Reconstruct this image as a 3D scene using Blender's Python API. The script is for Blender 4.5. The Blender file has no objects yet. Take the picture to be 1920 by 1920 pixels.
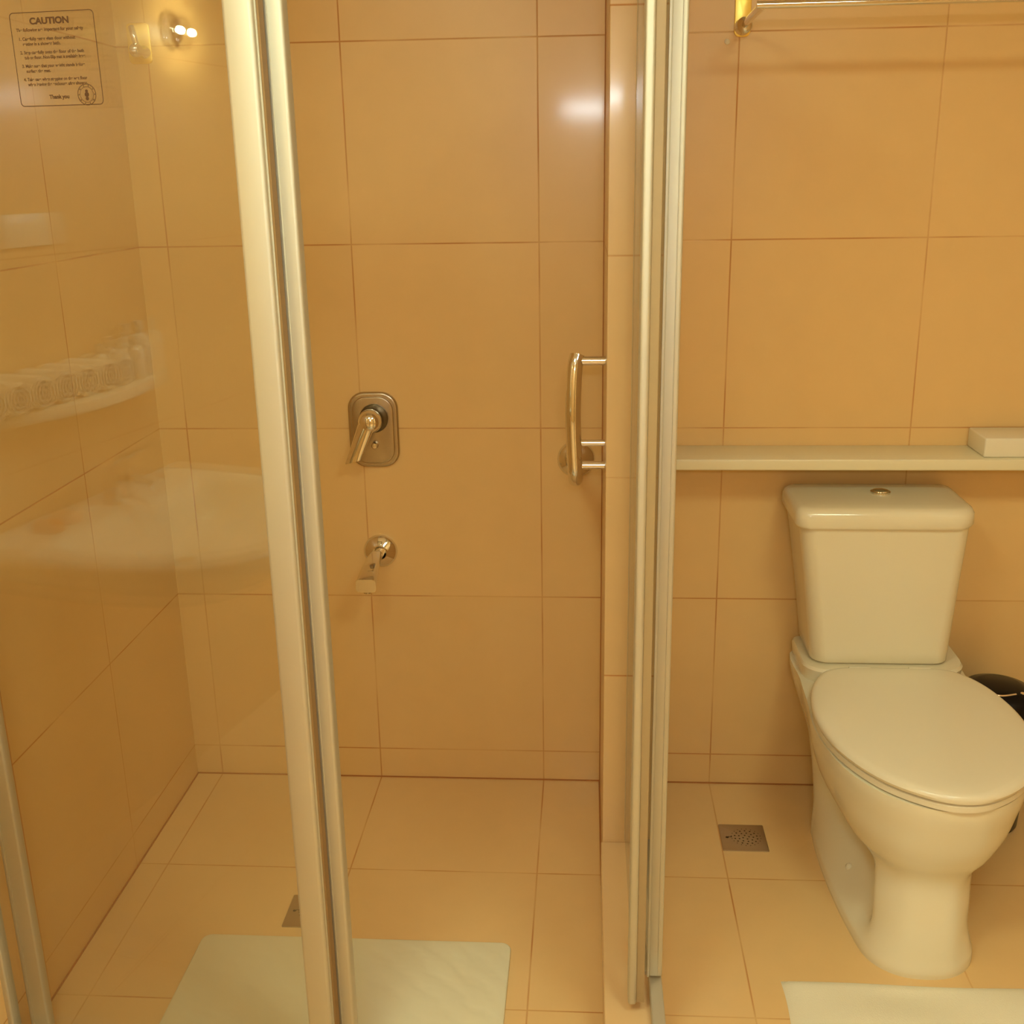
import bpy, bmesh, math, random
from mathutils import Vector, Matrix
C = bpy.context.scene.collection
random.seed(7)
PI = math.pi

# ------------------------------------------------------------------ camera
CX, CY, CZ = 0.1137, -2.6851, 1.5980
YAW, PITCH, ROLL, F = 0.0702, 0.2984, -0.0170, 2070.95
def setup_camera():
    cy, sy, cp, sp = math.cos(YAW), math.sin(YAW), math.cos(PITCH), math.sin(PITCH)
    fwd = Vector((-sy*cp, cy*cp, -sp)); right = Vector((cy, sy, 0)); up = right.cross(fwd)
    c, s = math.cos(ROLL), math.sin(ROLL)
    r2 = c*right + s*up; u2 = -s*right + c*up
    cam = bpy.data.cameras.new('camera'); o = bpy.data.objects.new('camera', cam); C.objects.link(o)
    m = Matrix((r2, u2, -fwd)).transposed().to_4x4(); m.translation = (CX, CY, CZ)
    o.matrix_world = m
    cam.sensor_width = 36; cam.sensor_fit = 'HORIZONTAL'; cam.lens = F/1920*36
    cam.clip_start = 0.02
    bpy.context.scene.camera = o
setup_camera()
S = bpy.context.scene
S.view_settings.view_transform = 'Standard'; S.view_settings.look = 'None'
S.view_settings.gamma = 1; S.view_settings.use_curve_mapping = False
S.view_settings.exposure = 0.20
S.cycles.adaptive_threshold = 0.03; S.cycles.max_bounces = 10

# ------------------------------------------------------------------ world
w = bpy.data.worlds.new('world'); S.world = w; w.use_nodes = True
w.node_tree.nodes['Background'].inputs[0].default_value = (0.9, 0.6, 0.3, 1)
w.node_tree.nodes['Background'].inputs[1].default_value = 0.05
TUBE_E, DISC_E, BULB_E = 115.0, 17.5, 1000.0
TUBE_C, DISC_C, BULB_C = (1, 1.11, 1.14), (1, 1.12, .80), (1, 0.92, 0.50)

# ------------------------------------------------------------------ materials
def mat(name, col, rough=0.5, metal=0.0, spec=0.5, coat=0.0, emit=None, estr=0):
    m = bpy.data.materials.new(name); m.use_nodes = True
    b = m.node_tree.nodes['Principled BSDF']
    b.inputs['Base Color'].default_value = (*col, 1); b.inputs['Roughness'].default_value = rough
    b.inputs['Metallic'].default_value = metal; b.inputs['Specular IOR Level'].default_value = spec
    b.inputs['Coat Weight'].default_value = coat; b.inputs['Coat Roughness'].default_value = 0.05
    if emit: b.inputs['Emission Color'].default_value = (*emit, 1); b.inputs['Emission Strength'].default_value = estr
    return m
def noise_bump(m, scale, strength, dist=0.002, detail=3):
    nt = m.node_tree; b = nt.nodes['Principled BSDF']
    tc = nt.nodes.new('ShaderNodeTexCoord'); n = nt.nodes.new('ShaderNodeTexNoise')
    n.inputs['Scale'].default_value = scale; n.inputs['Detail'].default_value = detail
    bp = nt.nodes.new('ShaderNodeBump'); bp.inputs['Strength'].default_value = strength; bp.inputs['Distance'].default_value = dist
    nt.links.new(tc.outputs['Object'], n.inputs['Vector']); nt.links.new(n.outputs['Fac'], bp.inputs['Height'])
    nt.links.new(bp.outputs['Normal'], b.inputs['Normal']); return m
TILE = (0.81, 0.545, 0.235); GROUT = (0.56, 0.24, 0.07)
def tile_mat(name, ax, offs, T=0.45, gw=0.0014, col=TILE, rough=0.34, extra=None):
    """square tiles; ax = the two object axes across the face, offs = offset of one grout line on each"""
    m = mat(name, col, rough, coat=0.3); nt = m.node_tree; b = nt.nodes['Principled BSDF']
    b.inputs['Coat Roughness'].default_value = 0.10
    tc = nt.nodes.new('ShaderNodeTexCoord'); sp = nt.nodes.new('ShaderNodeSeparateXYZ')
    nt.links.new(tc.outputs['Object'], sp.inputs[0])
    def M(op, a, bb=None):
        n = nt.nodes.new('ShaderNodeMath'); n.operation = op
        for i, v in enumerate((a, bb)):
            if v is None: continue
            if isinstance(v, (int, float)): n.inputs[i].default_value = v
            else: nt.links.new(v, n.inputs[i])
        return n.outputs[0]
    masks = []; ids = []
    for a, o in zip(ax, offs):
        s = M('DIVIDE', M('SUBTRACT', sp.outputs[a], o), T)
        fr = M('ABSOLUTE', M('SUBTRACT', M('FRACT', M('ADD', s, 0.5)), 0.5))
        if extra and extra[0] == a:   # one more single joint
            pass
        masks.append(M('MULTIPLY', fr, T)); ids.append(M('FLOOR', s))
    d = M('MINIMUM', masks[0], masks[1])
    mr = nt.nodes.new('ShaderNodeMapRange'); mr.inputs[1].default_value = gw*0.7; mr.inputs[2].default_value = gw*1.6
    nt.links.new(d, mr.inputs[0])
    # worn joints: some stretches fade towards the tile colour
    nz = nt.nodes.new('ShaderNodeTexNoise'); nz.inputs['Detail'].default_value = 1; nz.inputs['Scale'].default_value = 5; nt.links.new(tc.outputs['Object'], nz.inputs['Vector'])
    nzm = nt.nodes.new('ShaderNodeMapRange'); nzm.inputs[1].default_value = .35; nzm.inputs[2].default_value = .62; nzm.inputs[3].default_value = .25; nzm.inputs[4].default_value = .95
    nt.links.new(nz.outputs['Fac'], nzm.inputs[0])
    fac = M('MULTIPLY', M('SUBTRACT', 1.0, mr.outputs[0]), nzm.outputs[0])
    # slight tone per tile and fine mottling
    cmb = nt.nodes.new('ShaderNodeCombineXYZ'); nt.links.new(ids[0], cmb.inputs[0]); nt.links.new(ids[1], cmb.inputs[1])
    wn = nt.nodes.new('ShaderNodeTexWhiteNoise'); nt.links.new(cmb.outputs[0], wn.inputs['Vector'])
    n2 = nt.nodes.new('ShaderNodeTexNoise'); n2.inputs['Scale'].default_value = 14; n2.inputs['Detail'].default_value = 3
    nt.links.new(tc.outputs['Object'], n2.inputs['Vector'])
    v = M('ADD', M('MULTIPLY', wn.outputs['Value'], 0.035), M('ADD', M('MULTIPLY', n2.outputs['Fac'], 0.06), 0.95))
    hs = nt.nodes.new('ShaderNodeHueSaturation'); hs.inputs['Color'].default_value = (*col, 1); nt.links.new(v, hs.inputs['Value'])
    mx = nt.nodes.new('ShaderNodeMix'); mx.data_type = 'RGBA'
    nt.links.new(fac, mx.inputs[0]); nt.links.new(hs.outputs[0], mx.inputs[6]); mx.inputs[7].default_value = (*GROUT, 1)
    nt.links.new(mx.outputs[2], b.inputs['Base Color'])
    rr = M('ADD', M('MULTIPLY', fac, 0.5), rough); nt.links.new(rr, b.inputs['Roughness'])
    bp = nt.nodes.new('ShaderNodeBump'); bp.inputs['Strength'].default_value = 0.25; bp.inputs['Distance'].default_value = 0.001
    nt.links.new(mr.outputs[0], bp.inputs['Height']); nt.links.new(bp.outputs['Normal'], b.inputs['Normal'])
    return m
ZB = 0.0885
M_REAR = tile_mat('tile_rear_wall', (0, 2), (0.0, ZB))
M_SIDE = tile_mat('tile_side_wall', (1, 2), (0.01, ZB))
M_FLOOR = tile_mat('tile_floor', (0, 1), (0.0, -0.4251), col=(0.83, 0.57, 0.262), rough=0.36)
M_STUB = tile_mat('tile_partition', (0, 2), (-0.1, ZB), col=(0.76, 0.52, 0.255))
M_CURB = tile_mat('tile_curb', (1, 2), (-1.30, -0.2), T=0.835, col=(0.77, 0.53, 0.27), rough=0.3)
M_CEIL = mat('ceiling_paint', (0.86, 0.78, 0.62), 0.8)
M_CERAM = mat('glazed_ceramic', (0.83, 0.76, 0.57), 0.16, spec=0.5, coat=0.3)
M_SEAT = mat('seat_plastic', (0.84, 0.77, 0.60), 0.24)
M_LEDGE = mat('ledge_stone', (0.84, 0.76, 0.53), 0.3)
M_ALU = mat('cream_aluminium', (0.66, 0.64, 0.54), 0.58, metal=0.8)
M_RUBBER = mat('brown_seal', (0.30, 0.18, 0.07), 0.55)
M_CHROME = mat('chrome', (0.82, 0.80, 0.78), 0.06, metal=1)
M_NICKEL = mat('brushed_nickel', (0.52, 0.45, 0.36), 0.26, metal=1)
M_STEEL = mat('drain_steel', (0.46, 0.38, 0.28), 0.38, metal=0.9)
M_HOLE = mat('drain_hole', (0.03, 0.02, 0.01), 0.8)
M_BRASS = mat('polished_brass', (0.95, 0.70, 0.16), 0.3, metal=0.6)
M_BLACK = mat('black_plastic', (0.004, 0.004, 0.006), 0.25, spec=0.25)
M_INK = mat('brown_ink', (0.09, 0.035, 0.008), 0.7)
M_MATT = noise_bump(mat('towel_cotton', (0.88, 0.83, 0.66), 0.95), 420, 0.5, 0.002)
M_MAT = mat('rubber_mat', (0.80, 0.76, 0.56), 0.5)
M_SOAP = mat('orange_soap', (0.75, 0.28, 0.05), 0.4)
M_BOTTLE = mat('bottle_plastic', (0.85, 0.8, 0.65), 0.3)
M_TUBE = mat('tube_light', (1, 1, 1), 0.5, emit=TUBE_C, estr=TUBE_E)
M_DISC = mat('downlight_lens', (1, 1, 1), 0.5, emit=DISC_C, estr=DISC_E)
M_BULB = mat('bulb_glass', (1, 1, 1), 0.5, emit=BULB_C, estr=BULB_E)
def wave_bump(m):
    nt = m.node_tree; b = nt.nodes['Principled BSDF']
    tc = nt.nodes.new('ShaderNodeTexCoord'); wv = nt.nodes.new('ShaderNodeTexWave')
    wv.bands_direction = 'DIAGONAL'; wv.inputs['Scale'].default_value = 9; wv.inputs['Distortion'].default_value = 3.5
    wv.inputs['Detail Scale'].default_value = 1.5
    bp = nt.nodes.new('ShaderNodeBump'); bp.inputs['Strength'].default_value = 0.35; bp.inputs['Distance'].default_value = 0.003
    nt.links.new(tc.outputs['Object'], wv.inputs['Vector']); nt.links.new(wv.outputs['Fac'], bp.inputs['Height'])
    nt.links.new(bp.outputs['Normal'], b.inputs['Normal'])
wave_bump(M_MAT)
def glass_mat():
    m = bpy.data.materials.new('clear_glass'); m.use_nodes = True; nt = m.node_tree
    for n in list(nt.nodes): nt.nodes.remove(n)
    out = nt.nodes.new('ShaderNodeOutputMaterial'); mix = nt.nodes.new('ShaderNodeMixShader')
    tr = nt.nodes.new('ShaderNodeBsdfTransparent'); tr.inputs[0].default_value = (0.985, 0.985, 0.97, 1)
    gl = nt.nodes.new('ShaderNodeBsdfGlossy'); gl.inputs['Roughness'].default_value = 0.0
    ge = nt.nodes.new('ShaderNodeNewGeometry'); dp = nt.nodes.new('ShaderNodeVectorMath'); dp.operation = 'DOT_PRODUCT'
    nt.links.new(ge.outputs['Normal'], dp.inputs[0]); nt.links.new(ge.outputs['Incoming'], dp.inputs[1])
    def M(op, a, b=None):
        n = nt.nodes.new('ShaderNodeMath'); n.operation = op
        for i, v in enumerate((a, b)):
            if v is None: continue
            if isinstance(v, (int, float)): n.inputs[i].default_value = v
            else: nt.links.new(v, n.inputs[i])
        return n.outputs[0]
    x = M('SUBTRACT', 1.0, M('ABSOLUTE', dp.outputs['Value']))
    f = M('ADD', M('MULTIPLY', M('POWER', x, 5.0), 0.94), 0.06)
    nt.links.new(f, mix.inputs[0]); nt.links.new(tr.outputs[0], mix.inputs[1]); nt.links.new(gl.outputs[0], mix.inputs[2])
    nt.links.new(mix.outputs[0], out.inputs[0]); return m
M_GLASS = glass_mat()

# ------------------------------------------------------------------ helpers
def link(name, bm, m, parent=None, smooth=False, kind=None):
    me = bpy.data.meshes.new(name); bmesh.ops.recalc_face_normals(bm, faces=bm.faces)
    bm.to_mesh(me); bm.free(); me.materials.append(m)
    if smooth:
        for p in me.polygons: p.use_smooth = True
        try: me.set_sharp_from_angle(angle=math.radians(40))
        except Exception: pass
    o = bpy.data.objects.new(name, me); C.objects.link(o)
    if parent: o.parent = parent
    if kind: o['kind'] = kind
    return o
def thing(name, label, cat, loc=(0, 0, 0), rz=0, group=None):
    o = bpy.data.objects.new(name, None); C.objects.link(o); o.location = loc; o.rotation_euler = (0, 0, rz)
    o['label'] = label; o['category'] = cat
    o.empty_display_size = .05
    if group: o['group'] = group
    return o
def tag(o, label, cat, group=None):
    o['label'] = label; o['category'] = cat
    if group: o['group'] = group
    return o
def box(bm, x0, x1, y0, y1, z0, z1, bev=0, seg=2):
    t = bmesh.new()
    bmesh.ops.create_cube(t, size=1)
    for v in t.verts:
        v.co = Vector((x0 + (v.co.x+.5)*(x1-x0), y0 + (v.co.y+.5)*(y1-y0), z0 + (v.co.z+.5)*(z1-z0)))
    if bev: bmesh.ops.bevel(t, geom=t.edges[:], offset=bev, segments=seg, profile=.5, affect='EDGES')
    merge(bm, t); return bm
def merge(bm, t, mtx=None):
    if mtx is not None: bmesh.ops.transform(t, matrix=mtx, verts=t.verts)
    me = bpy.data.meshes.new('t'); t.to_mesh(me); t.free(); bm.from_mesh(me); bpy.data.meshes.remove(me)
def nb(): return bmesh.new()
def lathe(bm, prof, n=32, mtx=None):
    """prof = [(r,z)] revolved about z"""
    t = bmesh.new(); rings = []
    for r, z in prof:
        if r < 1e-6: rings.append([t.verts.new((0, 0, z))])
        else: rings.append([t.verts.new((r*math.cos(2*PI*i/n), r*math.sin(2*PI*i/n), z)) for i in range(n)])
    for a, b in zip(rings, rings[1:]):
        for i in range(n):
            j = (i+1) % n
            if len(a) == 1 and len(b) > 1: t.faces.new((a[0], b[i], b[j]))
            elif len(b) == 1 and len(a) > 1: t.faces.new((a[i], b[0], a[j]))
            elif len(a) > 1: t.faces.new((a[i], b[i], b[j], a[j]))
    if len(rings[0]) > 1: t.faces.new(rings[0])
    if len(rings[-1]) > 1: t.faces.new(rings[-1])
    merge(bm, t, mtx); return bm
def axis_mtx(loc, d):
    return Matrix.Translation(loc) @ Vector(d).to_track_quat('Z', 'Y').to_matrix().to_4x4()
def loft(bm, rings, caps=True):
    vs = [[bm.verts.new(p) for p in r] for r in rings]
    n = len(rings[0])
    for a, b in zip(vs, vs[1:]):
        for i in range(n):
            j = (i+1) % n; bm.faces.new((a[i], a[j], b[j], b[i]))
    if caps: bm.faces.new(vs[0]); bm.faces.new(vs[-1])
    return bm
def tube(bm, pts, r, n=14, res=6):
    """round tube through pts (Catmull-Rom)"""
    P = [Vector(p) for p in pts]; Q = []
    if res > 1 and len(P) > 2:
        for i in range(len(P)-1):
            p0 = P[max(i-1, 0)]; p1 = P[i]; p2 = P[i+1]; p3 = P[min(i+2, len(P)-1)]
            for k in range(res):
                t = k/res
                Q.append(.5*((2*p1)+(p2-p0)*t+(2*p0-5*p1+4*p2-p3)*t*t+(3*p1-p0-3*p2+p3)*t**3))
        Q.append(P[-1])
    else: Q = P
    rings = []; nrm = None
    for i, q in enumerate(Q):
        d = (Q[min(i+1, len(Q)-1)]-Q[max(i-1, 0)]).normalized()
        if nrm is None: nrm = d.orthogonal().normalized()
        nrm = (nrm-d*nrm.dot(d)).normalized(); b = d.cross(nrm)
        rr = r(i/(len(Q)-1)) if callable(r) else r
        rings.append([q+rr*(math.cos(2*PI*k/n)*nrm+math.sin(2*PI*k/n)*b) for k in range(n)])
    return loft(bm, rings)
def spline1(pts, n):
    """Catmull-Rom through 2-D points, n samples in each span"""
    out = []
    for i in range(len(pts)-1):
        p = [Vector(pts[max(i-1, 0)]), Vector(pts[i]), Vector(pts[i+1]), Vector(pts[i+2]) if i+2 < len(pts) else Vector((pts[-2][0], -pts[-2][1]))]
        for k in range(n):
            t = k/n
            out.append(.5*((2*p[1])+(p[2]-p[0])*t+(2*p[0]-5*p[1]+4*p[2]-p[3])*t*t+(3*p[1]-p[0]-3*p[2]+p[3])*t**3))
    out.append(Vector(pts[-1])); return out
def ring_from_profile(pts, cx, z, n=5):
    """pts [(y, halfwidth)] back to front -> closed ring"""
    s = spline1(pts, n)
    left = [(cx-abs(q[1]), q[0], z) for q in s]
    right = [(cx+abs(q[1]), q[0], z) for q in reversed(s[1:-1])]
    return left+right
def rrect(x0, x1, y0, y1, r, n=6):
    """rounded rectangle outline; r = one radius or four (x0y0, x1y0, x1y1, x0y1)"""
    r = (r,)*4 if not isinstance(r, tuple) else r
    out = []
    for (cx, cy, a0), rr in zip(((x0, y0, PI), (x1, y0, 1.5*PI), (x1, y1, 0), (x0, y1, .5*PI)), r):
        sx = 1 if cx == x0 else -1; sy = 1 if cy == y0 else -1
        for k in range(n+1):
            a = a0+k/n*PI/2
            out.append((cx+sx*rr+rr*math.cos(a), cy+sy*rr+rr*math.sin(a)))
    return out
def slab(bm, outline, z0, z1, bev=0.0, seg=3, mtx=None):
    """outline extruded z0..z1 with a rounded top edge"""
    t = bmesh.new(); cx = sum(p[0] for p in outline)/len(outline); cy = sum(p[1] for p in outline)/len(outline)
    def ins(d):
        o = []
        n = len(outline)
        for i, p in enumerate(outline):
            a = Vector(outline[i-1]); b = Vector(outline[(i+1) % n]); tt = (b-a)
            if tt.length < 1e-9: tt = Vector((1, 0))
            tt.normalize(); nn = Vector((-tt.y, tt.x)); o.append((p[0]+nn.x*d, p[1]+nn.y*d))
        return o
    rings = [[(p[0], p[1], z0) for p in outline]]
    if bev:
        for k in range(seg+1):
            a = k/seg*PI/2
            rings.append([(p[0], p[1], z1-bev+bev*math.sin(a)) for p in ins(bev*(1-math.cos(a)))])
    else: rings.append([(p[0], p[1], z1) for p in outline])
    loft(t, rings); merge(bm, t, mtx); return bm

# ------------------------------------------------------------------ setting
LX, RX, BY, CZH, OX = -0.9713, 1.62, -3.35, 2.45, -1.28
def struct(name, x0, x1, y0, y1, z0, z1, m, bev=0):
    return link(name, box(nb(), x0, x1, y0, y1, z0, z1, bev), m, kind='structure')
struct('floor', OX-.1, RX+.1, BY-.1, .1, -.1, 0, M_FLOOR)
struct('ceiling', OX-.1, RX+.1, BY-.1, .1, CZH, CZH+.1, M_CEIL)
struct('wall_rear', OX-.1, RX+.1, 0, .1, 0, CZH, M_REAR)
struct('wall_left', OX-.1, LX, -1.07, 0, 0, CZH, M_SIDE)
struct('wall_left_recess', OX-.1, OX, BY, -1.07, 0, CZH, M_SIDE)
struct('wall_right', RX, RX+.1, BY, 0, 0, CZH, M_SIDE)
struct('wall_back', OX-.1, RX+.1, BY-.1, BY, 0, CZH, M_REAR)
struct('wall_partition', .154, .26, -.465, 0, 0, CZH, M_STUB, .0015)
struct('trim_1', .1505, .2595, -1.215, -.465, 0, .118, M_CURB, .002)

M_JOINT = mat('joint_sealant', (0.45, 0.18, 0.05), 0.6)
struct('trim_2', LX, .154, -.003, .001, 0, .003, M_JOINT)
struct('trim_3', LX-.001, LX+.003, -.99, 0, 0, .003, M_JOINT)
struct('trim_4', .1500, .1545, -.465, -.003, 0, .0025, M_JOINT)
struct('trim_5', .26, RX, -.003, .001, 0, .003, M_JOINT)
struct('trim_6', .1515, .1545, -.003, .001, .003, CZH, M_JOINT)

# ------------------------------------------------------------------ shower enclosure
ANG = math.radians(-7.4)
EH = 1.97
def stile(name, x0, x1, y0, y1, z0, z1, parent, ridges=(), bev=.004):
    bm = box(nb(), x0, x1, y0, y1, z0, z1, bev, 3)
    for (rx0, rx1, ry0, ry1) in ridges: box(bm, rx0, rx1, ry0, ry1, z0+.002, z1-.002, .0006, 1)
    return link(name, bm, M_ALU, parent, True)
# front: fixed panel against the left wall
fp = thing('fixed_shower_panel', 'fixed clear glass panel with cream frame at left, carrying the printed notice', 'shower panel', (LX, -1.03, 0), ANG)
stile('wall_profile', -.004, .012, -.013, .0115, .0103, EH, fp)
stile('stile', .607, .651, -.014, .010, .0103, EH, fp, ((.650, .653, -.006, .004),), .006)
link('seal', box(nb(), .651, .656, -.004, .012, .013, EH-.01), M_RUBBER, fp)
link('pane', box(nb(), .010, .609, -.003, .003, .05, EH-.03), M_GLASS, fp)
stile('top_rail', .012, .607, -.012, .010, EH-.035, EH, fp)
stile('bottom_rail', .012, .607, -.012, .010, .0103, .032, fp)
# sliding door stacked behind it
sd = thing('sliding_shower_door', 'glass sliding door pushed open behind the left fixed panel', 'shower door', (LX, -1.03, 0), ANG)
stile('stile', .020, .060, .022, .042, .014, EH-.02, sd, ((.026, .030, .0205, .023),))
stile('leading_stile', .637, .680, .018, .042, .014, EH-.02, sd, ((.6565, .659, .0165, .019),), .005)
link('pane', box(nb(), .058, .639, .029, .034, .05, EH-.05), M_GLASS, sd)
stile('top_rail', .060, .637, .024, .040, EH-.05, EH-.02, sd)
stile('bottom_rail', .060, .637, .024, .040, .014, .034, sd)
L = 1.128
ft = thing('front_track', 'low cream sill track across the front of the shower', 'track', (LX, -1.03, 0), ANG)
link('sill', box(nb(), .0, L+.0, -.016, .046, 0, .010, .002), M_ALU, ft)
link('guide_rib', box(nb(), .012, L-.005, .0125, .0155, .0095, .0135, .0005), M_ALU, ft)
# side: fixed panel between partition and post, on the raised curb
sp = thing('side_shower_panel', 'narrow fixed side glass panel beside the partition, seen edge on', 'shower panel', (0, 0, 0))
stile('post', .2325, .2585, -.950, -.912, .152, EH, sp, ((.2300, .2345, -.9535, -.949), (.2495, .2515, -.9508, -.949)), .004)
stile('wall_profile', .2375, .2555, -.486, -.4655, .145, EH, sp)
link('pane', box(nb(), .2435, .2495, -.914, -.484, .155, EH-.03), M_GLASS, sp)
stile('top_rail', .238, .255, -.912, -.486, EH-.035, EH, sp)
sdr = thing('side_sliding_door', 'side glass sliding door pushed back to the partition, seen edge on', 'shower door', (0, 0, 0))
stile('leading_stile', .193, .208, -1.012, -.972, .139, EH-.02, sdr, (), .005)
stile('stile', .2035, .214, -.500, -.470, .139, EH-.02, sdr)
link('seal', box(nb(), .208, .2225, -1.006, -.985, .141, EH-.03, .001), mat('olive_seal', (.40, .29, .15), .45), sdr)
link('pane', box(nb(), .2035, .2085, -.974, -.498, .15, EH-.05), M_GLASS, sdr)
stile('top_rail', .2035, .213, -.972, -.500, EH-.05, EH-.02, sdr)
st = thing('side_track', 'cream bottom track on the raised curb under the side panels', 'track', (0, 0, 0))
link('sill', box(nb(), .2345, .2585, -1.155, -.4655, .118, .145, .002), M_ALU, st)
link('guide_rib', box(nb(), .219, .2345, -.905, -.4655, .118, .128, .001), M_ALU, st)

# notice on the glass
def text_mesh(bm, s, x, y, size, align='LEFT', xs=1.0, bold=0.0):
    cu = bpy.data.curves.new('t', 'FONT'); cu.body = s; cu.size = size; cu.align_x = align; cu.offset = bold
    ob = bpy.data.objects.new('t', cu); C.objects.link(ob)
    dg = bpy.context.evaluated_depsgraph_get(); me = bpy.data.meshes.new_from_object(ob.evaluated_get(dg))
    t = bmesh.new(); t.from_mesh(me)
    for v in t.verts: v.co = Vector((x+v.co.x*xs, 0, y+v.co.y))
    merge(bm, t); bpy.data.objects.remove(ob); bpy.data.meshes.remove(me); bpy.data.curves.remove(cu)
ns = thing('caution_notice', 'printed caution notice with numbered lines and round emblem on the left glass', 'notice', (0, 0, 0), 0)
ns.matrix_world = Matrix.Translation((LX, -1.03, 0)) @ Matrix.Rotation(ANG, 4, 'Z') @ Matrix.Translation((.288, -.0037, 1.6975))
W_, H_ = .1285, .1222
def frame_ring(bm, outer, inner):
    a = [bm.verts.new((p[0], 0, p[1])) for p in outer]; b = [bm.verts.new((p[0], 0, p[1])) for p in inner]
    n = len(a)
    for i in range(n): bm.faces.new((a[i], a[(i+1) % n], b[(i+1) % n], b[i]))
b = nb(); frame_ring(b, rrect(0, W_, 0, H_, .006), rrect(.0011, W_-.0011, .0011, H_-.0011, .005)); link('border', b, M_INK, ns)
b = nb(); text_mesh(b, 'CAUTION', W_/2-.004, H_-.0155, .0115, 'CENTER', 1.15, .0005); link('heading', b, M_INK, ns)
b = nb()
lines = [('The following are important for your safety', .008, .0245, 1.0), ('1. Carefully enter glass door without', .010, .036, 1.0), ('resting in a shower bath.', .0155, .0425, 1.0),
         ('2. Step carefully onto the floor of the bath', .010, .0535, .98), ('tub or floor. Non-Slip mat is available here', .0155, .0600, .93),
         ('3. Make sure that your weight stands before', .010, .0710, .93), ('surface the mat.', .0155, .0775, 1.0),
         ('4. Take care when stepping on the wet floor', .010, .0885, .93), ('when leaving the enclosure after shower.', .0155, .0950, .95)]
for s, x, y, k in lines: text_mesh(b, s, x, H_-y, .0058, 'LEFT', k, .0002)
text_mesh(b, 'Thank you', .046, H_-.1125, .0072, 'LEFT', 1.0, .0003)
link('lettering', b, M_INK, ns)
b = nb()
def circ(r, n=40): return [(.104+r*math.cos(2*PI*i/n), H_-.1085+r*math.sin(2*PI*i/n)) for i in range(n)]
frame_ring(b, circ(.0142), circ(.0132)); frame_ring(b, circ(.0104), circ(.0098))
for k in range(10):
    a = 2*PI*k/10; c0, s0 = math.cos(a), math.sin(a)
    cx_, cz_ = .104+.0118*c0, H_-.1085+.0118*s0
    vs = [b.verts.new((cx_+.0009*math.cos(a+q), 0, cz_+.0013*math.sin(a+q))) for q in (0, PI/2, PI, 1.5*PI)]; b.faces.new(vs)
for dz, r in ((.0045, .0022), (0, .0034), (-.0052, .0026)):
    b.faces.new([b.verts.new((.104+r*math.cos(2*PI*i/14), 0, H_-.1085+dz+r*math.sin(2*PI*i/14))) for i in range(14)])
link('emblem', b, M_INK, ns)

# ------------------------------------------------------------------ shower fittings
vx, vz = -.4185, .986
mv = thing('shower_mixer_valve', 'brushed metal shower mixer with rounded plate and lever above the spout', 'shower valve', (vx, 0, vz))
RXm = Matrix.Rotation(PI/2, 4, 'X')     # local z -> world -y
b = nb(); slab(b, rrect(-.063, .063, -.096, .096, .042, 8), 0, .010, .006, 4, RXm)
slab(b, rrect(-.052, .052, -.085, .085, .036, 8), .010, .0145, .003, 3, RXm); link('plate', b, M_NICKEL, mv, True)
b = nb(); lathe(b, [(.036, .012), (.036, .02), (.033, .022)], 32, RXm @ Matrix.Translation((.004, .032, 0))); link('collar', b, mat('dark_collar', (.12, .09, .05), .3, metal=.8), mv, True)
b = nb(); lathe(b, [(.030, .014), (.030, .042), (.027, .058), (.018, .068), (0, .072)], 32, RXm @ Matrix.Translation((-.001, .030, 0))); link('body', b, M_CHROME, mv, True)
b = nb()
rings = []
for k in range(11):
    t = k/10; c = Vector((-.003-.042*t, -.055-.012*t, .032-.100*t)); wd = .026-.007*t; th = .0125-.0085*t
    rings.append([c+Vector((wd*math.cos(q), -th*math.sin(q), wd*.25*math.cos(q))) for q in [2*PI*i/16 for i in range(16)]])
loft(b, rings); link('lever', b, M_CHROME, mv, True)
b = nb(); lathe(b, [(.009, .012), (.009, .026), (.006, .030), (0, .031)], 20, RXm @ Matrix.Translation((.004, -.036, 0))); link('diverter_knob', b, M_CHROME, mv, True)

sx, sz = -.4185, .664
ts = thing('tub_spout', 'chrome spout with round wall flange below the mixer valve', 'spout', (sx, 0, sz))
b = nb(); lathe(b, [(.044, 0), (.044, .004), (.038, .012), (.022, .018), (.018, .022)], 36, RXm); link('flange', b, M_CHROME, ts, True)
b = nb(); tube(b, [(0, -.01, 0), (-.001, -.04, -.001), (-.003, -.07, -.004)], .0125, 16); link('neck', b, M_CHROME, ts, True)
b = nb(); rings = []
for k in range(13):
    t = k/12; c = Vector((-.003-.010*t, -.045-.105*t, .002-.032*t*t-.006*t)); wd = .0135+.0115*t; th = .013+.004*t
    rr = rrect(-wd, wd, -th, th, min(wd, th)*.55, 4)
    rings.append([c+Vector((p[0], 0, p[1]-.006*t)) for p in rr])
loft(b, rings); link('spout', b, M_CHROME, ts, True)
b = nb(); lathe(b, [(.010, 0), (.010, .012), (.008, .012), (.008, .002)], 20, Matrix.Translation((-.012, -.137, -.064))); link('aerator', b, M_NICKEL, ts, True)

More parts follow.
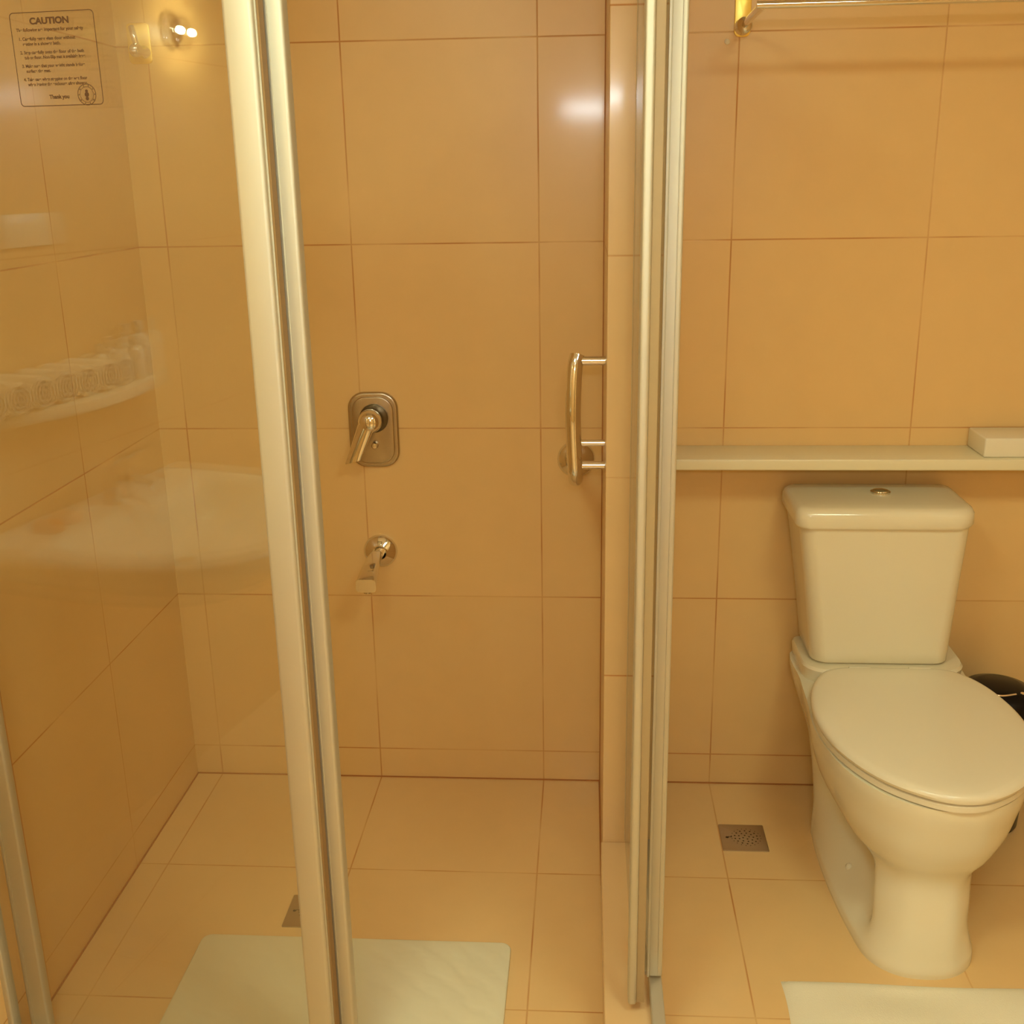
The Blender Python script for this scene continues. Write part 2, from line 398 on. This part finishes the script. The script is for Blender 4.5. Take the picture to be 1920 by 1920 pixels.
gb = thing('grab_bar', 'curved chrome grab bar on the right side of the shower', 'grab bar', (.088, 0, .91))
b = nb(); lathe(b, [(.047, 0), (.047, .004), (.041, .012), (.022, .02), (.014, .022)], 36, RXm); link('flange', b, M_CHROME, gb, True)
yb_ = -.36
b = nb(); tube(b, [(0, -.012, 0), (0, -.15, .012), (.001, -.30, .030), (.002, yb_+.005, .060), (-.001, yb_-.006, .12), (-.003, yb_-.014, .20), (.000, yb_-.005, .285), (.006, yb_+.006, .316)], .0165, 18, 8); link('bar', b, M_CHROME, gb, True)
for nm, zz, r in (('post', .3055, .010), ('post', .128, .0075), ('post', .078, .009)):
    b = nb(); tube(b, [(.004, yb_, zz), (.0655, yb_, zz)], r, 16, 1); link(nm, b, M_CHROME, gb, True)

hk = thing('corner_bracket', 'small chrome bracket with brass backplate high in the shower corner', 'bracket', (-.916, 0, 1.895))
b = nb(); slab(b, rrect(-.027, .027, -.044, .044, .010), 0, .004, .002, 2, RXm); link('backplate', b, M_BRASS, hk, True)
b = nb(); lathe(b, [(.014, .004), (.014, .012), (.008, .02), (.008, .045), (.014, .05), (.015, .060), (.009, .069), (0, .071)], 20, RXm @ Matrix.Translation((.012, -.020, 0))); link('lower_knob', b, M_CHROME, hk, True)
b = nb(); tube(b, [(.012, -.05, -.012), (.010, -.055, .010), (.004, -.05, .030)], .007, 12); link('stem', b, M_CHROME, hk, True)

def drain(x, y, label, sz_=.112):
    d = thing('floor_drain', label, 'drain', (x, y, 0), 0, 'square floor drains')
    h = sz_/2
    b = nb(); slab(b, rrect(-h, h, -h, h, .003), -.001, .003, .001, 2); link('grate', b, M_STEEL, d, True)
    b = nb()
    def dot(px, py, r, n=10): b.faces.new([b.verts.new((px+r*math.cos(2*PI*i/n), py+r*math.sin(2*PI*i/n), .0033)) for i in range(n)])
    for r, n in ((.008, 4), (.018, 9), (.028, 14), (.036, 20)):
        for i in range(n):
            a = 2*PI*i/n+r*40; dot(.007+r*math.cos(a), r*math.sin(a), .0022 if r < .035 else .0013)
    dot(-.040, -.002, .004); dot(-.030, .001, .0022); dot(-.035, .001, .0018)
    link('holes', b, M_HOLE, d)
drain(.5075, -.259, 'square metal floor drain beside the toilet')
drain(-.504, -.590, 'square metal floor drain in the shower, partly behind the door frame')

# anti-slip mat
t = thing('shower_mat', 'pale green anti-slip mat with wavy relief on the shower floor', 'mat', (0, 0, 0))
b = nb(); slab(b, rrect(-.722, -.044, -.985, -.684, .022), 0.0002, .008, .003, 3); link('sheet', b, M_MAT, t, True)

# ------------------------------------------------------------------ toilet
tl = thing('toilet', 'cream ceramic close-coupled toilet with closed lid under the ledge', 'toilet', (.82, -.4, 0))
def pl(name, bm, m, smooth=True, par=None):
    o = link(name, bm, m, par or tl, smooth)
    if par is None: o.matrix_parent_inverse = Matrix.Translation((-.82, .4, 0))
    return o
levels = [  # z, cx, [(y,hw)]
 (0.000, .815, [(-.215, .0), (-.216, .120), (-.250, .137), (-.38, .141), (-.50, .136), (-.60, .126), (-.69, .108), (-.738, .062), (-.751, 0)]),
 (0.012, .815, [(-.213, .0), (-.214, .120), (-.250, .137), (-.38, .141), (-.50, .136), (-.60, .126), (-.69, .108), (-.738, .062), (-.751, 0)]),
 (0.030, .816, [(-.205, .0), (-.206, .120), (-.245, .135), (-.38, .134), (-.50, .124), (-.60, .119), (-.69, .103), (-.733, .060), (-.746, 0)]),
 (0.080, .818, [(-.19, .0), (-.192, .118), (-.24, .130), (-.37, .100), (-.48, .078), (-.615, .074), (-.662, .098), (-.724, .058), (-.738, 0)]),
 (0.130, .820, [(-.17, .0), (-.172, .120), (-.23, .132), (-.35, .075), (-.46, .055), (-.605, .064), (-.650, .099), (-.713, .056), (-.727, 0)]),
 (0.180, .822, [(-.15, .0), (-.152, .124), (-.22, .138), (-.34, .076), (-.44, .058), (-.595, .066), (-.640, .099), (-.703, .056), (-.717, 0)]),
 (0.215, .824, [(-.13, .0), (-.132, .130), (-.21, .144), (-.34, .096), (-.44, .096), (-.575, .112), (-.645, .103), (-.706, .062), (-.722, 0)]),
 (0.250, .826, [(-.11, .0), (-.112, .138), (-.21, .152), (-.34, .132), (-.45, .145), (-.57, .150), (-.66, .125), (-.722, .075), (-.740, 0)]),
 (0.300, .829, [(-.08, .0), (-.082, .155), (-.21, .172), (-.34, .172), (-.46, .188), (-.58, .176), (-.68, .138), (-.742, .080), (-.762, 0)]),
 (0.350, .831, [(-.05, .0), (-.052, .172), (-.21, .190), (-.34, .196), (-.46, .207), (-.59, .190), (-.69, .145), (-.755, .080), (-.776, 0)]),
 (0.390, .832, [(-.03, .0), (-.032, .183), (-.21, .198), (-.34, .206), (-.46, .214), (-.60, .194), (-.70, .148), (-.764, .080), (-.786, 0)]),
 (0.414, .832, [(-.03, .0), (-.032, .185), (-.21, .200), (-.34, .206), (-.46, .214), (-.60, .194), (-.70, .148), (-.764, .080), (-.786, 0)]),
]
def interp_levels(lv, per=4):
    out = []
    for i in range(len(lv)-1):
        q = [lv[max(i-1, 0)], lv[i], lv[i+1], lv[min(i+2, len(lv)-1)]]
        for k in range(per):
            t = k/per
            def cr(a, b_, c, d): return .5*((2*b_)+(c-a)*t+(2*a-5*b_+4*c-d)*t*t+(3*b_-a-3*c+d)*t**3)
            z = q[1][0]+(q[2][0]-q[1][0])*t; cx = q[1][1]+(q[2][1]-q[1][1])*t
            out.append((z, cx, [(cr(*[q[j][2][m][0] for j in range(4)]), cr(*[q[j][2][m][1] for j in range(4)])) for m in range(len(q[0][2]))]))
    out.append(lv[-1]); return out
b = nb(); loft(b, [ring_from_profile(p, cx, z, 5) for z, cx, p in interp_levels(levels)])
# raised rear deck that carries the tank
def deck_ring(z, g): return [(x, y, z) for x, y in rrect(.637+g, 1.022-g, -.24+g, -.034, (.06, .07, .02, .02), 5)]
loft(b, [deck_ring(.36, .012), deck_ring(.41, .004), deck_ring(.445, 0), deck_ring(.4513, .004)])
pl('bowl', b, M_CERAM)
egg = [(-.222, .0), (-.224, .120), (-.262, .172), (-.35, .207), (-.47, .221), (-.60, .201), (-.71, .146), (-.776, .072), (-.798, 0)]
def eggring(z, g=0.0):
    pts = [(y*(1) + (g if y < -.5 else (-g if y > -.3 else 0))*(1), max(0, h-g) if h > 0 else 0) for y, h in egg]
    return ring_from_profile(pts, .8365, z, 6)
b = nb(); loft(b, [eggring(.4155, .008), eggring(.418, .004), eggring(.430, .004), eggring(.434, .010)]); pl('seat', b, M_SEAT)
b = nb(); loft(b, [eggring(.4355, .008), eggring(.4375, .001), eggring(.444, -.001), eggring(.4505, .001), eggring(.4545, .006), eggring(.4560, .012), eggring(.4572, .045), eggring(.4578, .10)]); pl('lid', b, M_SEAT)
for sgn in (-1, 1):
    b = nb(); tube(b, [(.8365+sgn*.07-.025, -.226, .449), (.8365+sgn*.07+.025, -.226, .449)], .007, 12, 1); pl('hinge', b, M_SEAT)
# tank
b = nb(); rings = []
for k in range(13):
    t = k/12; z = .4535+t*(.806-.4535); e = t**1.15
    x0 = .657+(.606-.657)*e; x1 = .984+(.992-.984)*e; y0 = -.203+(-.236+.203)*e
    bow = []
    for (x, y) in rrect(x0, x1, y0, -.028, (.034, .034, .012, .012), 6):
        u = (x-x0)/(x1-x0)*2-1
        if y < -.1: y -= .010*(1-u*u)
        bow.append((x, y, z))
    rings.append(bow)
r0 = rings[0]; cxm, cym = .82, -.115
rings[0] = [((p[0]-cxm)*.985+cxm, (p[1]-cym)*.975+cym, .4565) for p in r0]
rings.insert(1, [(p[0], p[1], .4605) for p in r0])
rings.insert(0, [((p[0]-cxm)*.94+cxm, (p[1]-cym)*.88+cym, .4565) for p in r0])
rings.insert(0, [((p[0]-cxm)*.94+cxm, (p[1]-cym)*.88+cym, .4515) for p in r0])
loft(b, rings); tank = pl('tank', b, M_CERAM)
b = nb(); rings = []
for z, g in ((.8065, .010), (.808, .003), (.814, .000), (.838, .0008), (.847, .005), (.8515, .012), (.8535, .022), (.8548, .05), (.856, .085)):
    x0, x1, y0 = .594+g, 1.002-g, -.247+g
    bow = []
    for (x, y) in rrect(x0, x1, y0, -.020-g*.3, (.030, .050, .02, .02) if g < .02 else (.025, .04, .012, .012), 6):
        u = (x-x0)/(x1-x0)*2-1
        if y < -.1: y -= .012*(1-u*u)
        bow.append((x, y, z))
    rings.append(bow)
loft(b, rings); pl('tank_lid', b, M_CERAM)
b = nb(); lathe(b, [(.024, .8535), (.0235, .8595), (.021, .8605), (.0195, .8595), (.0185, .8625), (.012, .8645), (0, .865)], 32, Matrix.Translation((.811, -.112, 0))); pl('flush_button', b, M_CHROME)
b = nb(); lathe(b, [(.0085, 0), (.0085, .006), (.005, .010), (0, .011)], 18, axis_mtx((.7215, -.455, .058), (-.75, 0, .66))); pl('bolt_cap', b, M_SEAT)

# ------------------------------------------------------------------ ledge and what stands on it
t = link('wall_ledge', box(nb(), .262, RX, -.143, 0, .918, .945, .004, 3), M_LEDGE, None, True)
tag(t, 'long cream ledge running along the wall above the toilet', 'shelf')
t = link('white_box', box(nb(), 1.036, 1.30, -.125, -.006, .9451, .991, .004, 3), M_SEAT, None, True)
tag(t, 'plain white box at the right end of the ledge', 'box')

# towel rail
tr = thing('towel_rail', 'chrome towel rail on the wall at the top right above the toilet', 'towel rail', (.455, 0, 1.915))
RY0 = -.30
for xx in (0, .80):
    b = nb(); slab(b, rrect(xx-.018, xx+.018, -.038, .075, .012), 0, .004, .002, 2, RXm); link('backplate', b, M_BRASS, tr, True)
    b = nb(); lathe(b, [(.018, .004), (.018, .010), (.013, .02), (.017, .032), (.017, .042), (.010, .05), (0, .052)], 24, RXm @ Matrix.Translation((xx, -.018, 0))); link('boss', b, M_CHROME, tr, True)
    b = nb(); tube(b, [(xx, -.045, -.018), (xx, -.15, -.014), (xx, RY0, -.013)], .008, 14); link('arm', b, M_CHROME, tr, True)
b = nb(); tube(b, [(-.012, RY0, -.012), (.815, RY0, -.012)], .0075, 14, 1); link('bar', b, M_CHROME, tr, True)
b = nb(); lathe(b, [(.006, 0), (.006, .002), (.004, .004), (0, .005)], 16, RXm @ Matrix.Translation((.423, 1.868, 0)))
tag(link('screw_cap', b, M_SEAT, None, True), 'tiny pale screw cap on the wall left of the towel rail', 'screw cap')

# trash bin
tb = thing('pedal_bin', 'black plastic waste bin tucked behind the right side of the toilet', 'bin', (1.124, -.150, 0))
b = nb(); lathe(b, [(0.0, .0005), (.077, .001), (.081, .008), (.083, .05), (.090, .315), (.091, .325), (.086, .33), (0, .33)], 40); link('body', b, M_BLACK, tb, True)
b = nb(); lathe(b, [(.092, .32), (.093, .334), (.089, .352), (.076, .372), (.048, .383), (0, .386)], 40); link('lid', b, M_BLACK, tb, True)
b = nb(); tube(b, [(-.055, -.035, .3805), (-.02, -.062, .3785), (.022, -.055, .3795)], .0025, 10); link('lid_handle', b, M_CHROME, tb, True)
b = nb(); lathe(b, [(.006, 0), (.006, .003), (0, .005)], 14, Matrix.Translation((.040, -.045, .3755))); link('rivet', b, M_CHROME, tb, True)

# bath mat
bmt = nb(); nx, ny = 60, 40; x0, x1, y0, y1 = .514, 1.30, -1.23, -.770; gv = {}
for i in range(nx+1):
    for j in range(ny+1):
        u = i/nx; v = j/ny; x = x0+(x1-x0)*u; y = y0+(y1-y0)*v
        x += .004*math.sin(v*9)*(1-u) ; y += .0025*math.sin(u*11)*v
        e = min(u*nx, (1-u)*nx, v*ny, (1-v)*ny); h = .010*min(1, (e/1.2))**.5
        z = .0006+h+.0030*(math.sin(x*16+y*25)+math.sin(x*6-y*38+1.3)*.8)*min(1, e/3)
        gv[i, j] = bmt.verts.new((x, y, z))
for i in range(nx):
    for j in range(ny): bmt.faces.new((gv[i, j], gv[i+1, j], gv[i+1, j+1], gv[i, j+1]))
gb2 = {k: bmt.verts.new((v.co.x, v.co.y, .0003)) for k, v in list(gv.items()) if k[0] in (0, nx) or k[1] in (0, ny)}
per = [(i, 0) for i in range(nx)]+[(nx, j) for j in range(ny)]+[(i, ny) for i in range(nx, 0, -1)]+[(0, j) for j in range(ny, 0, -1)]
for a, c in zip(per, per[1:]+per[:1]): bmt.faces.new((gv[a], gv[c], gb2[c], gb2[a]))
tag(link('bath_mat', bmt, M_MATT, None, True), 'white towelling bath mat on the floor in front of the toilet', 'bath mat')

# ------------------------------------------------------------------ basin corner, seen mirrored in the shower glass
bx0, by0, by1, zt = OX, -2.10, -1.36, .868
wb = thing('wash_basin', 'cream wall-hung wash basin mirrored in the shower glass', 'wash basin', (bx0, -1.73, .7))
def dring(g, z, dx=0):
    out = []; n = 48; cyy = (by0+by1)/2; hy = (by1-by0)/2-g; dpt = .655-g
    for i in range(n+1):
        a = -PI/2+PI*i/n; ca, sa = math.cos(a), math.sin(a)
        out.append((bx0+.001+dx+(dpt-dx)*abs(ca)**.62, cyy+hy*math.copysign(abs(sa)**.75, sa), z))
    return out
bb = nb()
loft(bb, [dring(.30, .68), dring(.16, .72), dring(.05, .78), dring(.008, .820), dring(0, .828), dring(0, .861), dring(.006, zt), dring(.045, zt-.003, .12), dring(.065, zt-.02, .14), dring(.12, .79, .17), dring(.24, .76, .22)])
o = link('bowl', bb, M_CERAM, wb, True); o.matrix_parent_inverse = Matrix.Translation((-bx0, 1.73, -.7))
b = nb(); lathe(b, [(.022, 0), (.022, .003), (.016, .004), (0, .002)], 20, Matrix.Translation((-.98, -1.73, .761)))
o = link('waste', b, M_CHROME, wb, True); o.matrix_parent_inverse = Matrix.Translation((-bx0, 1.73, -.7))
bf = thing('basin_tap', 'chrome single lever tap on the wash basin, mirrored in glass', 'tap', (-1.20, -1.78, zt-.002))
b = nb(); lathe(b, [(.026, 0), (.024, .01), (.021, .07), (.019, .085), (0, .088)], 24); link('body', b, M_CHROME, bf, True)
b = nb(); tube(b, [(0, 0, .055), (.06, 0, .062), (.12, 0, .052)], .011, 14); link('spout', b, M_CHROME, bf, True)
b = nb(); tube(b, [(0, 0, .085), (.03, 0, .11), (.075, 0, .125)], .007, 12); link('lever', b, M_CHROME, bf, True)
b = nb(); slab(b, rrect(-.035, .035, -.024, .024, .02, 6), 0, .022, .010, 4)
o = link('soap_bar', b, M_SOAP, None, True); o.location = (-1.20, -1.56, zt-.002); tag(o, 'orange bar of soap on the wash basin, mirrored in glass', 'soap')
# shelf over the basin
b = nb(); out = [(OX, -2.06), ] + [(OX+.005+.15*math.sin(PI*k/16)**.6, -2.06+.70*k/16) for k in range(17)] + [(OX, -1.36)]
slab(b, out, 1.115, 1.138, .004, 2)
tag(link('basin_shelf', b, M_CERAM, None, True), 'curved cream shelf over the wash basin, mirrored in glass', 'shelf')
def roll():
    b = nb(); tube(b, [(-.055, 0, 0), (.055, 0, 0)], .035, 18, 1)
    for k in range(3): lathe(b, [(.006+.010*k, 0), (.006+.010*k, .003), (.010+.010*k, .003), (.010+.010*k, 0)], 20, axis_mtx((.055, 0, 0), (1, 0, 0)))
    return b
ro = link('rolled_towel', roll(), M_MATT, None, True)
ypos = [-1.42, -1.491, -1.562, -1.633, -1.704, -1.775]
for i, y in enumerate(ypos):
    o = ro if i == 0 else ro.copy()
    if i: C.objects.link(o)
    o.location = (OX+.066, y, 1.138+.0352)
    tag(o, ('first', 'second', 'third', 'fourth', 'fifth', 'sixth')[i]+' white rolled towel from the shower end of the basin shelf', 'towel', 'rolled towels on the basin shelf')
def bottle():
    b = nb(); lathe(b, [(.0, 0), (.017, 0), (.018, .004), (.018, .062), (.012, .070), (.007, .073), (.007, .078)], 20); return b
bo = thing('toiletry_bottle', 'white capped toiletry bottle standing next to the rolled towels on the basin shelf', 'bottle', (OX+.05, -1.835, 1.1382), 0, 'bottles on the basin shelf')
bd = link('body', bottle(), M_BOTTLE, bo, True)
b = nb(); lathe(b, [(.0, .078), (.009, .078), (.009, .094), (0, .095)], 16); bc = link('cap', b, M_SEAT, bo, True)
for i, (dx, y) in enumerate(((.10, -1.865), (.05, -1.885), (.10, -1.915), (.06, -1.94), (.055, -1.995))):
    r = bo.copy(); C.objects.link(r); r.location = (OX+dx-.015, y, 1.1382)
    r.scale = (1.35, 1.35, 1.35) if i > 2 else (1.1, 1.1, 1.1)
    r['label'] = 'white capped toiletry bottle on the basin shelf, '+('second', 'third', 'fourth', 'fifth', 'farthest')[i]+' from the rolled towels'
    for ch in (bd, bc):
        c = ch.copy(); C.objects.link(c); c.parent = r
t = link('socket_plate', box(nb(), OX, OX+.008, -1.77, -1.58, 1.46, 1.53, .003), M_SEAT, None, True)
tag(t, 'white double socket plate on the wall over the basin, mirrored in glass', 'socket plate')

# ------------------------------------------------------------------ lamps
lt = thing('tube_lamp', 'slim tube wall lamp on the back wall behind the camera', 'lamp', (.165, BY, 1.90))
b = nb(); box(b, -.19, .19, 0, .03, -.03, .03, .004); link('base', b, M_ALU, lt, True)
b = nb(); tube(b, [(-.17, .055, 0), (.17, .055, 0)], .020, 18, 1); link('tube', b, M_TUBE, lt, True)
for sgn in (-1, 1):
    b = nb(); box(b, sgn*.18-.010, sgn*.18+.010, .028, .078, -.022, .022, .003); link('end_cap', b, M_ALU, lt, True)
for x, y, lab in ((.80, -2.05, 'wide round ceiling downlight over the toilet side'), (-.40, -2.05, 'wide round ceiling light added to brighten the shower and basin side')):  # basin-side one is an added light that lifts the shower and basin
    dl = thing('ceiling_downlight', lab, 'lamp', (x, y, CZH), 0, 'ceiling downlights')
    b = nb(); lathe(b, [(.275, 0), (.275, -.008), (.25, -.012), (.25, -.002)], 36); link('trim_ring', b, M_SEAT, dl, True)
    b = nb(); lathe(b, [(.0, -.005), (.25, -.005), (.25, -.0045), (0, -.0045)], 36); link('lens', b, M_DISC, dl, False)
bl = thing('mirror_lamp', 'small round bulb lamp on the wall beyond the basin, mirrored in glass', 'lamp', (OX, -2.31, 1.955))
b = nb(); lathe(b, [(.04, 0), (.04, .006), (.016, .010), (.010, .016)], 24, axis_mtx((0, 0, 0), (1, 0, 0))); link('base', b, M_CHROME, bl, True)
b = nb(); bmesh.ops.create_uvsphere(b, u_segments=24, v_segments=14, radius=.0095, matrix=Matrix.Translation((.030, 0, 0))); link('bulb', b, M_BULB, bl, True)
